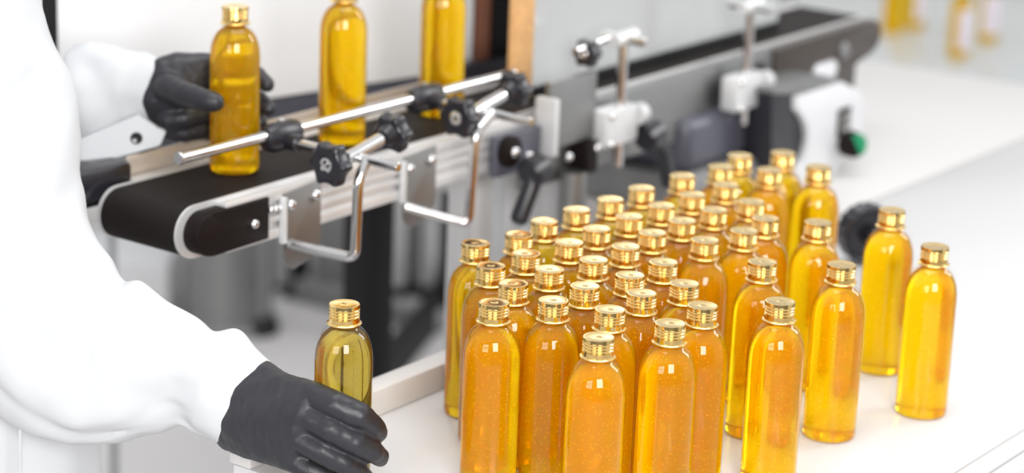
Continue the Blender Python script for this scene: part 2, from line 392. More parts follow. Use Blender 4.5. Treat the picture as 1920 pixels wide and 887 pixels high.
# black end plate at the near end
b = nb(); prism(b, arc(U0+0.009+0.020, zc-0.0005, 0.0205, 270, 90, 14) + [(1.655, zc+0.020), (1.655, zc-0.021)], W(0, NF+0.003, 0), UD, ZD, ND, 0.018, 0.0015)
ep = build('end_plate', b, M['plate_black'], conv)
def bolt(u, n, z, r=0.0048, parent=conv, name='bolt', mt=None):
    b = nb(); lathe(b, [(0.0002, 0.0052), (r*0.45, 0.0050), (r*0.8, 0.0040), (r, 0.0018), (r, 0.0), (0.0002, 0.0)][::-1], W(u, n, z), ND, 24)
    return build(name, b, mt or M['chrome'], parent)
bolt(1.633, NF+0.0205, 0.1435)
for k in range(3): bolt(1.660+k*0.0065, NF+0.0165, 0.151-k*0.0004, 0.0036)
# far end dark bronze side plate
b = nb(); prism(b, [(2.60, ZB-0.004), (2.60, 0.112)] + [(2.815, 0.112)] + arc(2.88-0.021, zc, 0.0215, -90, 90, 12), W(0, NF+0.003, 0), UD, ZD, ND, 0.016, 0.002)
build('end_plate', b, M['plate_brown'], conv)
b = nb(); wbox(b, 2.60, 2.82, NF+0.001, NF+0.017, 0.062, 0.113, 0.002); build('motor_bracket', b, M['plate_brown'], conv)
b = nb(); lathe(b, [(0.0002, 0), (0.011, 0), (0.011, 0.004), (0.009, 0.006), (0.0002, 0.006)], W(2.775, NF+0.019, 0.138), ND, 24); build('adjuster', b, M['steel'], conv)
b = nb(); prism(b, arc(2.71, 0.118, 0.012, 90, 270, 10)+arc(2.745, 0.118, 0.012, -90, 90, 10), W(0, NF+0.017, 0), UD, ZD, ND, 0.006, 0.001); build('oval_badge', b, M['white_plastic'], conv)
# grey cover plate under the middle
b = nb(); wbox(b, 2.076, 2.60, NF+0.003, NF+0.015, 0.085, ZB-0.002, 0.002); build('side_cover', b, M['steel'], conv)
# supports
for u, n, zb_, l in ((2.72, -1.572, 0.0, 'grey steel support block under the far half of the conveyor'), (2.07, -1.545, -0.75, 'pale aluminium leg under the middle of the conveyor')):
    g = thing('conveyor_leg', W(u, n, zb_), l, 'leg')
    b = nb(); wbox(b, u-0.02, u+0.02, n-0.018, n+0.018, zb_, ZL-0.0005, 0.003); build('upright', b, M['alu'], g)
    b = nb(); wbox(b, u-0.035, u+0.035, n-0.028, n+0.026, zb_, zb_+0.012, 0.002); build('foot_plate', b, M['frame'], g)

# far beige guide plate, with its rod and black tube
g = thing('rear_guide_plate', W(1.606, -1.612, 0.165), 'beige metal guide plate along the far edge of the belt', 'guide plate')
b = nb(); prism(b, [(1.606, 0.168), (1.6085, 0.1655), (2.06, 0.1735), (2.06, 0.188), (1.6085, 0.188), (1.606, 0.1855)], W(0, -1.613, 0), UD, ZD, ND, 0.003, 0.0004); build('plate', b, M['guide'], g)
b = nb(); rod(b, W(1.60, -1.6108, 0.163), W(2.1, -1.6108, 0.171), 0.004, ch=0.0008); build('lower_rod', b, M['alu'], g)
g = thing('black_guide_block', W(1.50, -1.62, 0.15), 'black bar beyond the roller end, left of the beige guide plate', 'bar')
b = nb(); wbox(b, 1.505, 1.603, -1.63, -1.600, 0.155, 0.186, 0.005); build('bar', b, M['plastic'], g)
b = nb(); wbox(b, 1.505, 1.58, -1.640, -1.612, 0.146, 0.160, 0.003); build('lower_lip', b, M['frame'], g)

# front guide tube
g = thing('front_guide_tube', W(1.574, -1.51, 0.205), 'polished round guide tube in front of the conveyor bottles', 'guide tube')
b = nb(); rod(b, W(1.574, -1.512, 0.2105), W(2.095, -1.512, 0.209), 0.0054, 24, 0.001); build('tube', b, M['chrome'], g)
for u in (1.574,):
    b = nb(); lathe(b, [(0.0002, 0), (0.0058, 0), (0.0062, 0.001), (0.0062, 0.004), (0.0057, 0.005), (0.0002, 0.005)], W(u-0.001, -1.512, 0.2105), UD, 24); build('end_ring', b, M['chrome'], g)

def knob(c, ax, r, parent):
    # six lobed black clamping knob; ax points out of its face
    poly = []
    for k in range(96):
        a = 2*PI*k/96; q = math.cos(6*a)
        poly.append((r*(0.90+0.10*q+0.02*math.cos(12*a)))); 
    x, y, d = basis(ax); rings = []
    for s, h in ((0.90, 0.0), (0.98, 0.0015), (1.0, 0.004), (1.0, 0.011), (0.97, 0.0135), (0.88, 0.015), (0.50, 0.0153), (0.34, 0.0140), (0.02, 0.0140)):
        rings.append([c + d*h + (x*math.cos(2*PI*k/96) + y*math.sin(2*PI*k/96))*(poly[k] if s > 0.6 else r*0.9)*s for k in range(96)])
    b = nb(); loft(b, rings); kn = build('knob', b, M['plastic'], parent)
    b = nb(); lathe(b, [(0.0002, -0.010), (r*0.42, -0.010), (r*0.5, -0.004), (r*0.62, 0.0006), (0.0002, 0.0006)], c, ax, 32); build('knob_collar', b, M['plastic'], kn)
    b = nb(); lathe(b, [(0.0002, 0.012), (r*0.32, 0.012), (r*0.32, 0.0150), (r*0.22, 0.0158), (r*0.12, 0.0150), (0.0002, 0.0150)], c, ax, 24); build('knob_insert', b, M['chrome'], kn)
    return kn
def bracket(name, label, uh, u_v, n_v, n_end, zr, zb, up, zbk, p0, p1, platez, pbot, tube_z=0.2105, plate=True, kr=0.0220):
    g = thing(name, W(uh, n_v, zb), label, 'guide bracket', 'guide rail brackets')
    # holder gripping the guide tube
    b = nb(); rings = []
    for s, w in ((-0.025, 0.55), (-0.023, 0.9), (-0.015, 1.15), (0.012, 1.2), (0.021, 1.0), (0.0235, 0.6)):
        ring = []
        for k in range(28):
            a = 2*PI*k/28; ring.append(W(uh, -1.512, tube_z-0.0035) + UD*s + ND*math.cos(a)*0.0105*w + ZD*math.sin(a)*0.0125*w)
        rings.append(ring)
    loft(b, rings); rod(b, W(uh, -1.512, zr+0.001), W(uh, -1.488, zr), 0.0088, 24, 0.0015)
    ho = build('tube_holder', b, M['plastic'], g)
    b = nb(); lathe(b, [(0.0002, 0), (0.0035, 0), (0.0035, 0.002), (0.0002, 0.003)], W(uh, -1.512, tube_z+0.0105), ZD, 16); build('screw', b, M['chrome'], ho)
    b = nb(); rod(b, W(uh, -1.495, zr), W(uh, n_end, zr-0.001), 0.0046, 24, 0.0009); build('cross_rod', b, M['chrome'], g)
    # clamp block along the conveyor direction
    nc = n_v-0.014
    b = nb(); rod(b, W(uh-0.015, nc, zr+0.0005), W(uh+0.036, nc, zr+0.0105), 0.0066, 28, 0.0012)
    build('clamp_sleeve', b, M['chrome'], g)
    knob(W(uh-0.027, nc-0.002, zr-0.001), -UD, kr, g)
    knob(W(uh+0.048, nc, zr+0.0125), (UD+ZD*0.2).normalized(), kr*0.92, g)
    # U rod down and back to the plate
    b = nb(); tube(b, rounded([W(uh, n_v, zr), W(u_v*0.8+uh*0.2, n_v, zr-0.016), W(u_v, n_v, zb), W(up, NF+0.021, zbk)], 0.010), 0.0050, 24); build('bent_rod', b, M['chrome'], g)
    if plate:
        b = nb(); prism(b, [(p0, platez)] + arc(p0+0.018, pbot+0.018, 0.018, 180, 262, 8) + arc(p1-0.022, pbot+0.026, 0.022, 300, 355, 6) + [(p1, platez+0.004)], W(0, NF+0.0172, 0), UD, ZD, ND, 0.0026, 0.0005)
        pl = build('mounting_plate', b, M['steel'], g)
        for u, z in ((p0+0.008, platez-0.012), (p1-0.009, platez-0.009)): bolt(u, NF+0.020, z, 0.0056, pl)
        b = nb(); wbox(b, p0-0.006, p0-0.0003, NF+0.0172, NF+0.024, pbot+0.030, platez-0.002, 0.0012); build('plate_flange', b, M['cast'], pl)
    return g
bracket('guide_bracket', 'nearest guide bracket with star knobs and bent chrome rod, beside the black end plate', 1.716, 1.700, -1.404, -1.366, 0.203, 0.109, 1.683, 0.113, 1.678, 1.731, 0.163, 0.085)
bracket('guide_bracket', 'middle guide bracket with star knobs, right behind the nearest bracket', 1.940, 1.905, -1.424, -1.375, 0.206, 0.095, 1.860, 0.114, 1.860, 1.912, 0.164, 0.088)

# ---------------------------------------------------------------- further clamps along the line (blurred)
def far_clamp(label, x, ytop, ybot, yblk, n, kx, ky, blk=(60, 62)):
    c = CN(x, ytop, n); g = thing('rail_clamp', W(c.x, n, CN(x, ybot, n).z), label, 'rail clamp', 'upright rail clamps')
    lo = CN(x, ybot, n)
    b = nb(); rod(b, W(c.x, n, lo.z), W(c.x, n, c.z), 0.0058, 20, 0.001); build('upright_rod', b, M['chrome'], g)
    b = nb(); rod(b, W(c.x, n-0.03, c.z-0.004), W(c.x, n+0.03, c.z-0.004), 0.0052, 20, 0.001); build('cross_rod', b, M['chrome'], g)
    b = nb(); rod(b, W(c.x-0.018, n, c.z-0.004), W(c.x+0.022, n, c.z-0.002), 0.0080, 20, 0.001); build('clamp_sleeve', b, M['cast'], g)
    if kx: 
        k = CN(kx, ky, n-0.02); knob(W(k.x, n-0.02, k.z), -UD, 0.0165, g)
        b = nb(); rod(b, W(k.x-0.03, n-0.02, k.z+0.006), W(c.x, n-0.015, c.z-0.004), 0.0042, 16); build('link_rod', b, M['chrome'], g)
    bc = CN(x, yblk, n)
    b = nb(); wbox(b, bc.x-0.052, bc.x+0.012, n-0.012, n+0.012, bc.z-0.021, bc.z+0.021, 0.003); bl = build('clamp_block', b, M['cast'], g)
    b = nb(); lathe(b, [(0.0002, 0), (0.012, 0), (0.012, 0.012), (0.009, 0.016), (0.0002, 0.016)], W(bc.x+0.012, n+0.008, bc.z+0.008), UD, 20); build('clamp_boss', b, M['cast'], bl)
    for u, z in ((bc.x-0.045, bc.z+0.016), (bc.x-0.045, bc.z-0.016)): bolt(u, n+0.012, z, 0.0045, bl)
    return g
far_clamp('light grey rail clamp on an upright rod, left of the black lever', 1170, 66, 308, 228, -1.455, 1108, 98)
far_clamp('far light grey rail clamp on an upright rod, beside the slate motor housing', 1408, 6, 228, 165, -1.455, None, None)
# boxy bracket plate between
g = thing('steel_bracket', W(2.19, -1.47, 0.10), 'folded steel bracket with white front edge, between the knobs and the upright clamp', 'bracket')
c0, c1 = CN(1032, 190, -1.455), CN(1110, 268, -1.455)
b = nb(); wbox(b, c0.x+0.008, c1.x+0.012, -1.468, -1.460, c1.z+0.004, c0.z+0.018, 0.001); build('back_plate', b, M['steel'], g)
b = nb(); wbox(b, c0.x, c0.x+0.009, -1.475, -1.448, c1.z, c0.z+0.002, 0.0015); build('front_flange', b, M['cast'], g)
b = nb(); wbox(b, c1.x-0.012, c1.x+0.01, -1.478, -1.452, c1.z-0.034, c1.z+0.002, 0.002); build('foot_block', b, M['plate_black'], g)
for k in range(2): bolt(c1.x-0.05+0.055*k, -1.452, c1.z-0.006, 0.005, g)
b = nb(); rod(b, W(c1.x-0.02, -1.465, c1.z-0.22), W(c1.x-0.02, -1.465, c1.z-0.03), 0.016, 24); build('column', b, M['steel'], g)
# dark bearing plate with two screws near the second bracket
g = thing('bearing_block', W(2.05, -1.47, 0.10), 'dark grey bearing block on the rail, behind the middle guide bracket', 'bearing block')
c = CN(960, 285, -1.47)
b = nb(); wbox(b, c.x-0.035, c.x+0.045, -1.4745, -1.464, c.z-0.022, c.z+0.022, 0.002); bb = build('block', b, M['slate'], g)
b = nb(); lathe(b, [(0.0002, 0), (0.017, 0), (0.017, 0.008), (0.012, 0.010), (0.0002, 0.010)], W(c.x-0.018, -1.464, c.z+0.006), ND, 28); build('bearing_cap', b, M['plate_black'], g)
bolt(c.x-0.018, -1.454, c.z+0.006, 0.006, g); bolt(c.x+0.022, -1.464, c.z-0.008, 0.006, g)

def lever(label, a, b_, n, hub):
    p = CN(a[0], a[1], n); q = CN(b_[0], b_[1], n)
    g = thing('clamping_lever', W(p.x, n, p.z), label, 'lever', 'black clamping levers')
    P0 = W(p.x, n, p.z); P1 = W(q.x, n, q.z)
    bm = nb(); mid = P0*0.6+P1*0.4+UD*0.006+ZD*0.006
    tube(bm, [P0, P0*0.8+mid*0.2, mid, P1*0.9+mid*0.1, P1], [0.0150, 0.0125, 0.0095, 0.0100, 0.006], 20); build('handle', bm, M['plastic'], g)
    bm = nb(); rod(bm, P0-UD*hub-ZD*0.003, P0+UD*0.010+ZD*0.002, 0.0165, 24, 0.003); build('hub', bm, M['plastic'], g)
lever('black ratchet lever pointing down, right of the grey clamp block', (1222, 252), (1256, 350), -1.44, 0.016)
lever('black lever behind the back row of caps, below the bearing block', (1005, 318), (970, 420), -1.44, 0.014)

# motor end: slate housing, inverter box
g = thing('motor_housing', W(2.47, -1.50, 0.0), 'slate grey motor housing standing under the belt, left of the white control box', 'motor')
b = nb(); wbox(b, 2.385, 2.545, -1.585, -1.462, 0.045, 0.112, 0.016, 4); build('housing', b, M['slate'], g)
b = nb(); wbox(b, 2.37, 2.553, -1.60, -1.445, 0.0, 0.046, 0.004); build('foot', b, M['greybox'], g)
g = thing('control_box', W(2.69, -1.44, 0.0), 'white motor control box with green topped dial and small keypad', 'control box')
b = nb(); wbox(b, 2.560, 2.572, NF+0.018, -1.472, 0.0, 0.155, 0.002); build('back_post', b, M['frame'], g)
nI = -1.42
def IP(x, y): c = CN(x, y, nI); return (c.x, max(c.z, 0.0005))
b = nb(); prism(b, [IP(1450, 172), IP(1450, 318), IP(1512, 322), IP(1520, 172)], W(0, nI-0.053, 0), UD, ZD, ND, 0.051, 0.002); build('finned_back', b, M['plastic'], g)
b = nb(); prism(b, [IP(1447, 176), IP(1447, 168), IP(1548, 142), IP(1575, 150), IP(1512, 176)], W(0, nI-0.053, 0), UD, ZD, ND, 0.056, 0.001); build('top_plate', b, M['steel'], g)
def bez(pts, n=10):
    out = []
    for k in range(n+1):
        t = k/n; a, b_, c = [Vector(p) for p in pts]; v = a*(1-t)**2+b_*2*t*(1-t)+c*t*t; out.append((v.x, v.y))
    return out
poly = [IP(1488, 180)] + bez([IP(1488, 205), IP(1530, 250), IP(1488, 318)], 12) + [IP(1488, 360), IP(1560, 340), IP(1570, 288), IP(1612, 270), IP(1616, 190), IP(1605, 168), IP(1572, 152)]
poly = poly[::-1]
b = nb(); prism(b, poly, W(0, nI-0.046, 0), UD, ZD, ND, 0.052, 0.003); build('white_shell', b, M['white_plastic'], g)
c = CN(1582, 222, nI+0.006); b = nb(); wbox(b, c.x-0.016, c.x+0.014, nI+0.004, nI+0.009, c.z-0.022, c.z+0.014, 0.001); kp = build('keypad', b, M['plate_black'], g)
b = nb()
for i in range(3):
    for j in range(3): wbox(b, c.x-0.013+i*0.0085, c.x-0.0065+i*0.0085, nI+0.009, nI+0.0105, c.z-0.016+j*0.009, c.z-0.0095+j*0.009, 0.0005)
build('keys', b, M['keypad'], kp)
c = CN(1582, 265, nI+0.006); 
b = nb(); lathe(b, [(0.0002, 0), (0.017, 0), (0.017, 0.006), (0.0145, 0.010), (0.0002, 0.010)], W(c.x, nI+0.006, c.z), (ND-UD*0.45).normalized(), 32); build('dial_base', b, M['white_plastic'], g)
b = nb(); lathe(b, [(0.0002, 0), (0.0175, 0), (0.0165, 0.014), (0.015, 0.016), (0.0002, 0.016)], W(c.x, nI+0.006, c.z)+(ND-UD*0.45).normalized()*0.010, (ND-UD*0.45).normalized(), 32); dk = build('dial_knob', b, M['plate_black'], g)
b = nb(); prism(b, arc(0, 0, 0.0160, -60, 120, 12), W(c.x, nI+0.006, c.z)+(ND-UD*0.45).normalized()*0.0262, UD*0.91+ND*0.41, ZD, (ND-UD*0.45).normalized(), 0.0015); build('dial_cap', b, M['green'], dk)

# handwheel behind bottles at right
g = thing('black_handwheel', PZ(1622, 492, 0), 'black ribbed plastic wheel standing on edge behind the outlying bottles', 'wheel')
hc = PZ(1622, 492, 0) + ZD*0.0235 + Vector((0, 0.0, 0))
ax = Vector((0.35, -1, 0)).normalized()
b = nb(); lathe(b, [(0.0002, 0.012), (0.010, 0.012), (0.012, 0.004), (0.026, 0.004), (0.028, 0.010), (0.031, 0.012), (0.0335, 0.010), (0.034, 0.002), (0.034, -0.012), (0.031, -0.016), (0.0002, -0.016)][::-1], hc+ZD*0.0105, ax, 72, fn=lambda r, h, k: r-(0.0012 if r > 0.030 and (k//2) % 2 else 0)); build('wheel', b, M['plastic'], g)
b = nb(); rod(b, hc+ZD*0.0105+ax*0.010, hc+ZD*0.0105+ax*0.024, 0.0075, 24, 0.001); build('hub', b, M['frame'], g)

# ---------------------------------------------------------------- panels and cabinets behind the belt
g = thing('labelling_cabinet', (-0.3, 2.68, -0.75), 'tall glossy white cabinet side standing just behind the belt', 'cabinet')
pa = PY(106, 60, 2.50); pb = PY(888, 60, 2.88); pa.z = pb.z = 0
PD = (pb-pa).normalized(); PN = Vector((PD.y, -PD.x, 0)); PL = (pb-pa).length
def pbox(bm, s0, s1, n0, n1, z0, z1, bev=0.002):     # s along the panel, n towards the viewer
    hexa(bm, [pa+PD*s+PN*n+ZD*z for s, n, z in ((s0,n0,z0),(s1,n0,z0),(s1,n1,z0),(s0,n1,z0),(s0,n0,z1),(s1,n0,z1),(s1,n1,z1),(s0,n1,z1))], bev)
b = nb(); pbox(b, 0, PL, -0.04, 0, 0.146, 0.62, 0.003); build('front_panel', b, M['gloss_white'], g)
b = nb(); pbox(b, -0.018, 0, -0.05, 0.004, -0.75, 0.62); build('corner_post', b, M['frame'], g)
b = nb(); pbox(b, 0, PL, -0.045, -0.002, 0.105, 0.145); build('lower_beam', b, M['slate'], g)
g = thing('brown_upright', pa+PD*(PL+0.012)+ZD*0.12, 'reddish brown upright board right of the white panel', 'board')
b = nb(); pbox(b, PL+0.006, PL+0.028, -0.03, 0, 0.12, 0.62); build('board', b, M['brown'], g)
g = thing('black_upright', pa+PD*(PL+0.04)+ZD*0.1, 'black upright profile between the brown and the tan board edges', 'post')
b = nb(); pbox(b, PL+0.029, PL+0.075, -0.03, 0.004, 0.10, 0.62); build('post', b, M['frame'], g)
b = nb(); pbox(b, PL-0.04, PL+0.075, 0.006, 0.03, 0.118, 0.16, 0.004); build('lower_block', b, M['plastic'], g)
g = thing('machine_screen', W(2.4, -1.53, 0.166), 'large satin grey screen panel with a tan board edge, standing over the belt', 'panel')
b = nb(); hexa(b, [W(2.150, -1.530, 0.1715), W(2.69, -1.530, 0.1715), W(2.69, -1.526, 0.1715), W(2.150, -1.526, 0.1715), W(2.150, -1.530, 0.62), W(2.69, -1.530, 0.62), W(2.69, -1.526, 0.62), W(2.150, -1.526, 0.62)]); build('screen', b, M['silver_panel'], g, smooth=False)
b = nb(); wbox(b, 2.150, 2.69, -1.5255, -1.5235, 0.1705, 0.1815, 0.0006); build('added_belt_band', b, M['frame'], g)  # strip added to thicken the black belt band below the screen
b = nb(); wbox(b, 2.112, 2.1495, -1.533, -1.525, 0.1715, 0.62, 0.001); build('tan_edge', b, M['cork'], g)

# stands on the floor below
def post(name, label, x0, x1, ybot, ztop, mt, cat='post', dep=None):
    p0 = PZ(x0, ybot, -0.75); w = (x1-x0)/F*p0.y*1.02; 
    g = thing(name, (p0.x+w/2, p0.y, -0.75), label, cat)
    b = nb(); box(b, p0.x, p0.x+w, p0.y, p0.y+w, -0.75, ztop, 0.004); build('upright', b, M[mt], g)
    b = nb(); box(b, p0.x-0.015, p0.x+w+0.015, p0.y-0.015, p0.y+w+0.015, -0.75, -0.735, 0.003); build('foot_plate', b, M['frame'], g)
    return g
# steel drum column with black foot
p = PZ(415, 640, -0.75)
g = thing('steel_column', p, 'wide grey steel column on the floor behind the roller end of the conveyor', 'column')
b = nb(); lathe(b, [(0.0002, 0.02), (0.088, 0.02), (0.088, 0.9), (0.0002, 0.9)], p+Vector((0, 0.1, 0)), ZD, 48); build('drum', b, M['steel'], g)
b = nb(); lathe(b, [(0.0002, 0), (0.10, 0), (0.10, 0.015), (0.088, 0.022), (0.0002, 0.022)], p+Vector((0, 0.1, 0)), ZD, 48); build('base_ring', b, M['greybox'], g)
p2 = PZ(482, 622, -0.75); b = nb(); rod(b, p2+ZD*0.03, p2+ZD*0.75, 0.022, 24); build('front_leg', b, M['greybox'], g)
b = nb(); lathe(b, [(0.0002, 0), (0.042, 0), (0.045, 0.012), (0.03, 0.035), (0.0002, 0.035)], p2, ZD, 32); build('foot', b, M['frame'], g)
post('black_post', 'narrow black floor post left of the near bracket plate', 545, 577, 556, 0.0, 'frame')
post('black_post', 'black floor post behind the cap of the held bottle', 655, 705, 640, 0.0, 'frame')
post('black_post', 'black floor post just left of the crowd of bottles', 820, 862, 600, 0.0, 'frame')
post('thin_pole', 'thin dark pole on the floor below the near sleeve', 208, 222, 1010, -0.05, 'greybox', 'pole')
def gbox(label, x0, x1, ytop, ybot, dep, mt, name='machine_cabinet', cat='cabinet'):
    p0 = PZ(x0, ybot, -0.75); p1 = PZ(x1, ybot, -0.75); top = PY(x0, ytop, p0.y)
    g = thing(name, ((p0.x+p1.x)/2, p0.y, -0.75), label, cat)
    b = nb(); box(b, p0.x, p1.x, p0.y, p0.y+dep, -0.74, top.z, 0.006); build('body', b, M[mt], g)
    b = nb(); box(b, p0.x+0.01, p1.x-0.01, p0.y+0.01, p0.y+dep-0.01, -0.75, -0.738); build('plinth', b, M['frame'], g)
    return g
gbox('pale grey floor cabinet glimpsed left of the steel column', 40, 322, 482, 600, 0.22, 'white_plastic')
gbox('blue grey cabinet far behind the roller end, beyond the pale box', 60, 335, 352, 470, 0.3, 'bluegrey')
gbox('pale box far behind the roller end', 140, 212, 378, 525, 0.10, 'table_edge', 'pale_box', 'box')
gbox('grey machine cabinet under the middle of the belt', 590, 660, 300, 560, 0.3, 'greybox')
gbox('dark grey machine cabinet behind the middle bracket', 715, 860, 300, 530, 0.3, 'greybox')
gbox('light cabinet strip between the steel column and the black post', 500, 546, 300, 545, 0.3, 'white_plastic')
for x, l in ((742, 'left one of two pale pipes below the middle bracket'), (800, 'right one of two pale pipes below the middle bracket')):
    p = PZ(x, 552, -0.75); g = thing('pale_pipe', p, l, 'pipe', 'pale pipes below the conveyor')
    b = nb(); rod(b, p+ZD*0.02, p+ZD*0.72, 0.02, 20); build('pipe', b, M['alu'], g)
    b = nb(); lathe(b, [(0.0002, 0), (0.032, 0), (0.030, 0.022), (0.0002, 0.022)], p, ZD, 24); build('flange', b, M['frame'], g)
p = W(2.13, -1.40, -0.75)
for (x, y), l in (((952, 300), 'left white cylinder standing behind the back row of caps'), ((1020, 330), 'right white cylinder standing behind the back row of caps')):
    c = CN(x, y, -1.62); q = W(c.x, -1.62, 0)
    g = thing('white_cylinder', (q.x, q.y, -0.75), l, 'cylinder', 'white cylinders under the conveyor')
    b = nb(); lathe(b, [(0.0002, -0.75), (0.020, -0.75), (0.020, c.z-0.006), (0.016, c.z), (0.0002, c.z)], q, ZD, 32); build('tube', b, M['white_plastic'], g)
# frame of black bars lying low behind the table corner
a_, b2 = PZ(722, 716, -0.75), PZ(850, 560, -0.75)
g = thing('floor_frame', a_, 'black low frame bar slanting across the floor behind the table corner', 'frame')
b = nb(); d = (b2-a_).normalized(); s = Vector((d.y, -d.x, 0))*0.022
a0 = a_-d*0.3; b0 = b2+d*0.3
hexa(b, [a0-s, a0+s, b0+s, b0-s, a0-s+ZD*0.05, a0+s+ZD*0.05, b0+s+ZD*0.05, b0-s+ZD*0.05], 0.003); build('slanting_bar', b, M['frame'], g)
a_, b2 = PZ(560, 560, -0.75), PZ(830, 625, -0.75); d = (b2-a_).normalized(); s = Vector((d.y, -d.x, 0))*0.02
b = nb(); hexa(b, [a_-s, a_+s, b2+s, b2-s, a_-s+ZD*0.045, a_+s+ZD*0.045, b2+s+ZD*0.045, b2-s+ZD*0.045], 0.003); build('cross_bar', b, M['greybox'], g)

# ---------------------------------------------------------------- the person
person = thing('person', (-0.62, 2.12, -0.75), 'person in a white lab coat and black gloves, reaching in from the left edge', 'person')
def cat_ring(pts, n):                     # closed Catmull-Rom resample
    return pts
def smooth_list(L, sub):
    out = []; n = len(L)
    for i in range(n-1):
        p0, p1, p2, p3 = L[max(i-1, 0)], L[i], L[i+1], L[min(i+2, n-1)]
        for k in range(sub):
            t = k/sub
            out.append([0.5*((2*b)+(-a+c)*t+(2*a-5*b+4*c-d)*t*t+(-a+3*b-3*c+d)*t**3) for a, b, c, d in zip(p0, p1, p2, p3)])
    out.append(list(L[-1])); return out
def fabric_tube(secs, seg=56, sub=6, fold=0.0022, freq=22, creases=(), seed=0.0):
    # secs: (x_top, y_top, x_bot, y_bot, Y, thickness ratio) in photo position at distance Y
    rings = []
    S = smooth_list(secs, sub); centers = []
    for s in S:
        a = PY(s[0], s[1], s[4]); c = PY(s[2], s[3], s[4]); centers.append(((a+c)/2, (a-c)/2, s[5]))
    for i, (c, h, tr) in enumerate(centers):
        c0 = centers[max(i-1, 0)][0]; c1 = centers[min(i+1, len(centers)-1)][0]
        ax = (c1-c0).normalized(); e = ax.cross(h).normalized()
        if e.y > 0: e = -e
        ring = []
        for k in range(seg):
            t = 2*PI*k/seg; ct, st = math.cos(t), math.sin(t)
            p = c + h*ct + e*h.length*tr*st
            nrm = (h.normalized()*ct + e*st).normalized()
            q = p*freq + Vector((seed, 0, 0))
            dsp = fold*(noise.noise(q)+0.5*noise.noise(q*2.3))*2
            u = i/(len(centers)-1)
            for (u0, t0, u1, t1, w, amp) in creases:       # crease from (u0,t0) to (u1,t1)
                L = math.hypot(u1-u0, t1-t0); px_, py_ = u-u0, (t if t < PI else t-2*PI)-t0
                s_ = (px_*(u1-u0)+py_*(t1-t0))/(L*L)
                if -0.1 < s_ < 1.1:
                    dd = (px_*(t1-t0)-py_*(u1-u0))/L
                    dsp += amp*math.exp(-(dd/w)**2)*max(0, min(1, 6*min(s_+0.1, 1.1-s_)))
            ring.append(p + nrm*dsp)
        rings.append(ring)
    bm = nb(); loft(bm, rings, caps=False)
    return bm, rings
def cuffed(bm, rings_end, inner):
    pass
near = [(60,-110,-230,190,2.06,0.8),(72,0,-190,330,2.05,0.8),(98,110,-130,520,2.04,0.75),(122,250,-80,650,2.02,0.7),(138,370,-40,715,2.01,0.7),(160,452,10,770,2.0,0.68),(196,496,62,800,1.99,0.66),(226,532,118,827,1.985,0.64),
        (262,525,180,834,1.98,0.62),(310,560,240,829,1.97,0.62),(355,600,288,819,1.96,0.62),(392,628,338,800,1.95,0.66),(436,626,368,815,1.945,0.66),(470,650,392,826,1.94,0.66),(503,678,414,836,1.935,0.62)]
def sleeve(secs, name, **kw):
    bm, rings = fabric_tube(secs, **kw)
    # turned-in hem at the cuff
    bm2 = nb(); last = rings[-1]; c = sum(last, Vector())/len(last)
    rr_ = rings + [[p+(c-p).normalized()*0.0022 for p in last]]
    back = rings[-4]; cb = sum(back, Vector())/len(back)
    rr_ += [[p+(cb-p).normalized()*0.0035 for p in back]]
    R = loft(bm2, rr_, caps=False); bm.free()
    f = bm2.faces.new(R[-1]); bm2.faces.new(R[0][::-1])
    o = build(name, bm2, M['coat'], person); 
    for p in o.data.polygons: p.use_smooth = True
    return o
# crease angles: 0 = upper edge, +pi/2 = side facing the camera, pi = lower edge
sleeve(near, 'coat_sleeve', fold=0.0034, freq=15, sub=8, seg=72, creases=((0.86,0.6,0.70,2.3,0.05,-0.004),(0.78,2.0,0.82,2.7,0.05,-0.003),(0.44,0.1,0.22,1.4,0.06,-0.004),(0.35,2.2,0.66,2.55,0.08,-0.0035),(0.30,1.6,0.60,2.2,0.10,0.003),(0.9,0.4,0.8,1.4,0.05,0.002),(0.70,0.1,0.62,1.2,0.05,-0.003)))
far = [(-60,40,-60,320,2.30,0.7),(20,90,20,330,2.31,0.7),(80,112,90,322,2.32,0.7),(118,118,132,306,2.32,0.7),(136,92,160,303,2.32,0.7),(160,83,190,302,2.315,0.7),(200,88,220,298,2.31,0.7),(250,100,252,290,2.305,0.66),(280,106,268,262,2.30,0.62),(299,111,276,240,2.30,0.58)]
sleeve(far, 'coat_sleeve', fold=0.0030, freq=18, sub=8, seg=64, seed=5.0, creases=((0.62,0.6,0.80,2.2,0.06,-0.004),(0.45,0.4,0.60,1.9,0.08,0.003),(0.85,0.5,0.8,2.0,0.05,-0.002)))
# cuff placket flap with snap
fl = [PY(148, 262, 2.265), PY(262, 214, 2.262), PY(290, 240, 2.262), PY(311, 247, 2.262), PY(300, 274, 2.258), PY(220, 296, 2.255), PY(150, 303, 2.25)]
b = nb(); v0 = [b.verts.new(p) for p in fl]; v1 = [b.verts.new(p+Vector((0, 0.006, 0))) for p in fl]; b.faces.new(v0); b.faces.new(v1[::-1])
for i in range(len(fl)): b.faces.new((v0[i], v0[(i+1) % len(fl)], v1[(i+1) % len(fl)], v1[i]))
bmesh.ops.bevel(b, geom=list(b.edges), offset=0.0012, segments=2, affect='EDGES')
cuff = build('cuff_flap', b, M['coat'], person)
b = nb(); lathe(b, [(0.0002, 0), (0.0058, 0), (0.0058, 0.0012), (0.0045, 0.002), (0.0015, 0.0012), (0.0002, 0.0012)], PY(256, 259, 2.2590), Vector((0.1, -1, 0.1)), 24); build('snap_button', b, M['button'], cuff, label='dark metal snap')
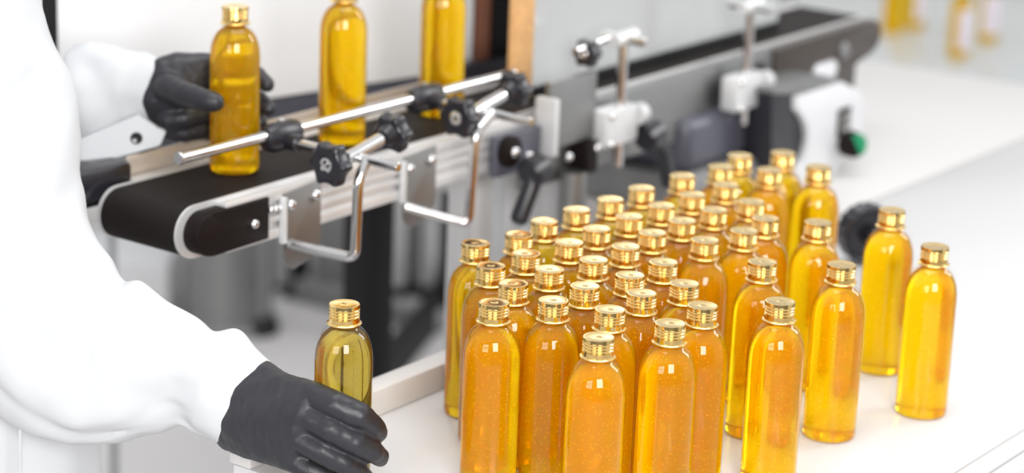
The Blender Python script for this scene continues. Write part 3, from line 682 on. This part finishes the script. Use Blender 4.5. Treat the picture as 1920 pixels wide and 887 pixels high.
# coat body
tors = []
for y, xr, w, dp in ((-330, 40, 0.19, 0.13), (-200, 50, 0.20, 0.14), (0, 62, 0.20, 0.15), (130, 100, 0.20, 0.15), (280, 124, 0.20, 0.15), (420, 140, 0.20, 0.15), (600, 158, 0.205, 0.155), (830, 176, 0.21, 0.16), (1000, 184, 0.215, 0.17), (1400, 200, 0.22, 0.18), (1750, 215, 0.23, 0.19)):
    tors.append((PY(xr, y, 2.09), w, dp*0.70))
rings = []
T2 = smooth_list([(p.x, p.z, w, dp) for p, w, dp in tors], 8)
for x, z, w, dp in T2:
    ring = []
    for k in range(96):
        t = 2*PI*k/96; c, s = math.cos(t), math.sin(t)
        rx = w*(abs(c)**0.9)*(1 if c > 0 else -1); ry = dp*(abs(s)**0.9)*(1 if s > 0 else -1)
        q = Vector((x-w+rx, 2.09+ry, z)); f = 0.004*noise.noise(q*12)+0.0035*math.sin(9*t+z*4)*max(0, min(1, (0.25-z)*3))
        ring.append(q + Vector((c, s, 0))*f)
    rings.append(ring)
b = nb(); loft(b, rings); coat = build('coat_body', b, M['coat'], person)
for p in coat.data.polygons: p.use_smooth = True
# front placket seam
b = nb(); seamp = [PY(38, y, 1.972) for y in (790, 830, 880, 960, 1040)]
tube(b, seamp, 0.0012, 8); build('placket_seam', b, M['coat'], coat)
b = nb(); xc = T2[-1][0]-0.22
for s in (-1, 1):
    tube(b, [Vector((xc, 2.14+s*0.08, -0.15)), Vector((xc, 2.14+s*0.085, -0.4)), Vector((xc-0.01, 2.14+s*0.09, -0.70))], [0.08, 0.065, 0.055], 24)
build('trousers', b, M['trouser'], person)
for s in (-1, 1):
    b = nb(); sphere(b, Vector((xc+0.03, 2.14+s*0.09, -0.708)), 0.05, (2.4, 0.95, 0.82)); build('shoe', b, M['white_plastic'], person)

# gloves: convex groups of spheres fused into one surface
def hull(groups, name, voxel=0.0016, smooth_it=5, parent=None, material=None):
    tmp = nb()
    for grp in groups:
        bm = nb()
        for c, r in grp: bmesh.ops.create_icosphere(bm, subdivisions=3, radius=r, matrix=Matrix.Translation(c))
        res = bmesh.ops.convex_hull(bm, input=bm.verts)
        dele = [v for v in bm.verts if not v.link_faces]
        bmesh.ops.delete(bm, geom=dele, context='VERTS')
        inter = [g for g in res['geom_interior'] if isinstance(g, bmesh.types.BMVert) and g.is_valid]
        bmesh.ops.delete(bm, geom=inter, context='VERTS')
        bmesh.ops.recalc_face_normals(bm, faces=bm.faces)
        me = bpy.data.meshes.new('t'); bm.to_mesh(me); bm.free(); tmp.from_mesh(me); bpy.data.meshes.remove(me)
    me = bpy.data.meshes.new('t'); tmp.to_mesh(me); tmp.free()
    o = bpy.data.objects.new('t', me); COL.objects.link(o)
    rm = o.modifiers.new('r', 'REMESH'); rm.mode = 'VOXEL'; rm.voxel_size = voxel
    sm = o.modifiers.new('s', 'SMOOTH'); sm.iterations = smooth_it; sm.factor = 0.6
    dg = bpy.context.evaluated_depsgraph_get(); ev = o.evaluated_get(dg)
    me2 = bpy.data.meshes.new_from_object(ev)
    bpy.data.objects.remove(o)
    bm = nb(); bm.from_mesh(me2); bpy.data.meshes.remove(me2)
    for v in bm.verts:                    # fine glove wrinkles
        v.co += v.normal*(0.0005*noise.noise(v.co*140)+0.0009*noise.noise(v.co*48))
    o = build(name, bm, material, parent, recalc=False)
    for p in o.data.polygons: p.use_smooth = True
    return o
def S(x, y, Y, r): return (PY(x, y, Y), r)
def chain(*s): return [[s[i], s[i+1]] for i in range(len(s)-1)]
Yb = held.y
g1 = []
# wrist to knuckles
wr = [S(488,702,1.935,.013), S(470,745,1.922,.018), S(448,785,1.922,.018), S(432,818,1.93,.013), S(465,750,1.95,.018)]
kn = [S(585,742,1.878,.0125), S(572,775,1.872,.0125), S(556,815,1.872,.0125), S(540,855,1.878,.012)]
g1.append(wr + [S(530,728,1.905,.013), S(505,780,1.895,.015), S(478,835,1.905,.013)])
g1.append([S(530,728,1.905,.013), S(505,780,1.895,.015), S(478,835,1.905,.013), S(520,770,1.93,.012)] + kn)
g1 += chain(S(585,742,1.878,.0125), S(628,758,1.863,.0118), S(672,778,1.862,.0112), S(697,797,1.872,.0100), S(708,810,1.884,.0086))
g1 += chain(S(572,778,1.872,.0122), S(620,806,1.858,.0112), S(665,828,1.860,.0106), S(697,846,1.870,.0096), S(712,857,1.882,.0084))
g1 += chain(S(556,818,1.872,.0118), S(604,846,1.860,.0108), S(645,868,1.862,.0100), S(672,884,1.872,.0092), S(684,896,1.882,.0080))
g1 += chain(S(540,855,1.878,.0112), S(580,882,1.868,.0096), S(615,897,1.868,.0088), S(640,908,1.878,.0080))
# thumb round the back of the bottle
g1 += chain(S(510,745,1.935,.014), S(560,752,1.943,.0120), S(610,768,1.948,.0105), S(650,778,1.944,.009))
hull(g1, 'glove', parent=person, material=M['glove'], smooth_it=4)
g2 = []
bx = W(1.692, -1.551, BZ)
g2.append([S(306,132,2.30,.014), S(290,185,2.292,.017), S(300,226,2.30,.012), S(330,128,2.305,.016), S(332,180,2.295,.020), S(330,225,2.30,.014)])
g2.append([S(330,128,2.305,.016), S(332,185,2.298,.019), S(335,232,2.302,.013), S(378,122,2.312,.012), S(378,165,2.316,.012), S(376,210,2.316,.012), S(370,244,2.312,.011)])
g2 += chain(S(318,165,2.28,.0150), S(345,176,2.262,.0125), S(376,186,2.248,.0110), S(394,190,2.242,.0102), S(403,191,2.241,.0090))
for f in (((378,120,2.312,.011),(435,122,2.322,.0100),(480,140,2.318,.0094),(500,158,2.304,.0080)),
          ((378,165,2.316,.011),(438,172,2.324,.0102),(482,186,2.320,.0094),(503,203,2.304,.0080)),
          ((376,208,2.316,.0105),(436,215,2.324,.0098),(474,222,2.320,.0090),(488,228,2.314,.0078)),
          ((370,244,2.312,.0098),(420,250,2.320,.0088),(452,254,2.318,.0080),(466,258,2.314,.0070))):
    g2 += chain(*[S(*q) for q in f])
# lower fold of the palm toward the little finger
g2 += chain(S(315,225,2.285,.012), S(345,222,2.283,.010), S(385,210,2.295,.010)) + chain(S(310,240,2.29,.011), S(345,248,2.29,.010), S(378,244,2.30,.009))
hull(g2, 'glove', parent=person, material=M['glove'], smooth_it=4)

# ---------------------------------------------------------------- light
w = bpy.data.worlds.new('world'); sc.world = w; w.use_nodes = True
bg = w.node_tree.nodes['Background']; bg.inputs[0].default_value = (0.97, 0.985, 1.0, 1); bg.inputs[1].default_value = 0.68
def area(name, loc, target, sx, sy, power, col=(1, 1, 1)):
    l = bpy.data.lights.new(name, 'AREA'); l.shape = 'RECTANGLE'; l.size = sx; l.size_y = sy; l.energy = power; l.color = col
    o = bpy.data.objects.new(name, l); link(o); o.location = loc
    o.rotation_euler = (Vector(target)-Vector(loc)).to_track_quat('-Z', 'Y').to_euler(); return o
area('softbox_front', (0.75, -1.3, 1.25), (0.1, 1.9, 0.1), 1.35, 1.35, 95)
area('window_light_right', (2.6, 3.3, 1.7), (0.2, 2.0, 0.1), 0.7, 1.5, 28)
area('ceiling_light', (0.2, 2.2, 2.4), (0.0, 2.7, 0), 2.0, 1.2, 24)

sc.view_settings.view_transform = 'Standard'; sc.view_settings.look = 'None'
sc.view_settings.gamma = 1.0; sc.view_settings.use_curve_mapping = False
sc.view_settings.exposure = 0.54
sc.cycles.max_bounces = 24; sc.cycles.transmission_bounces = 20; sc.cycles.transparent_max_bounces = 48
sc.cycles.diffuse_bounces = 4; sc.cycles.glossy_bounces = 6; sc.cycles.caustics_refractive = True
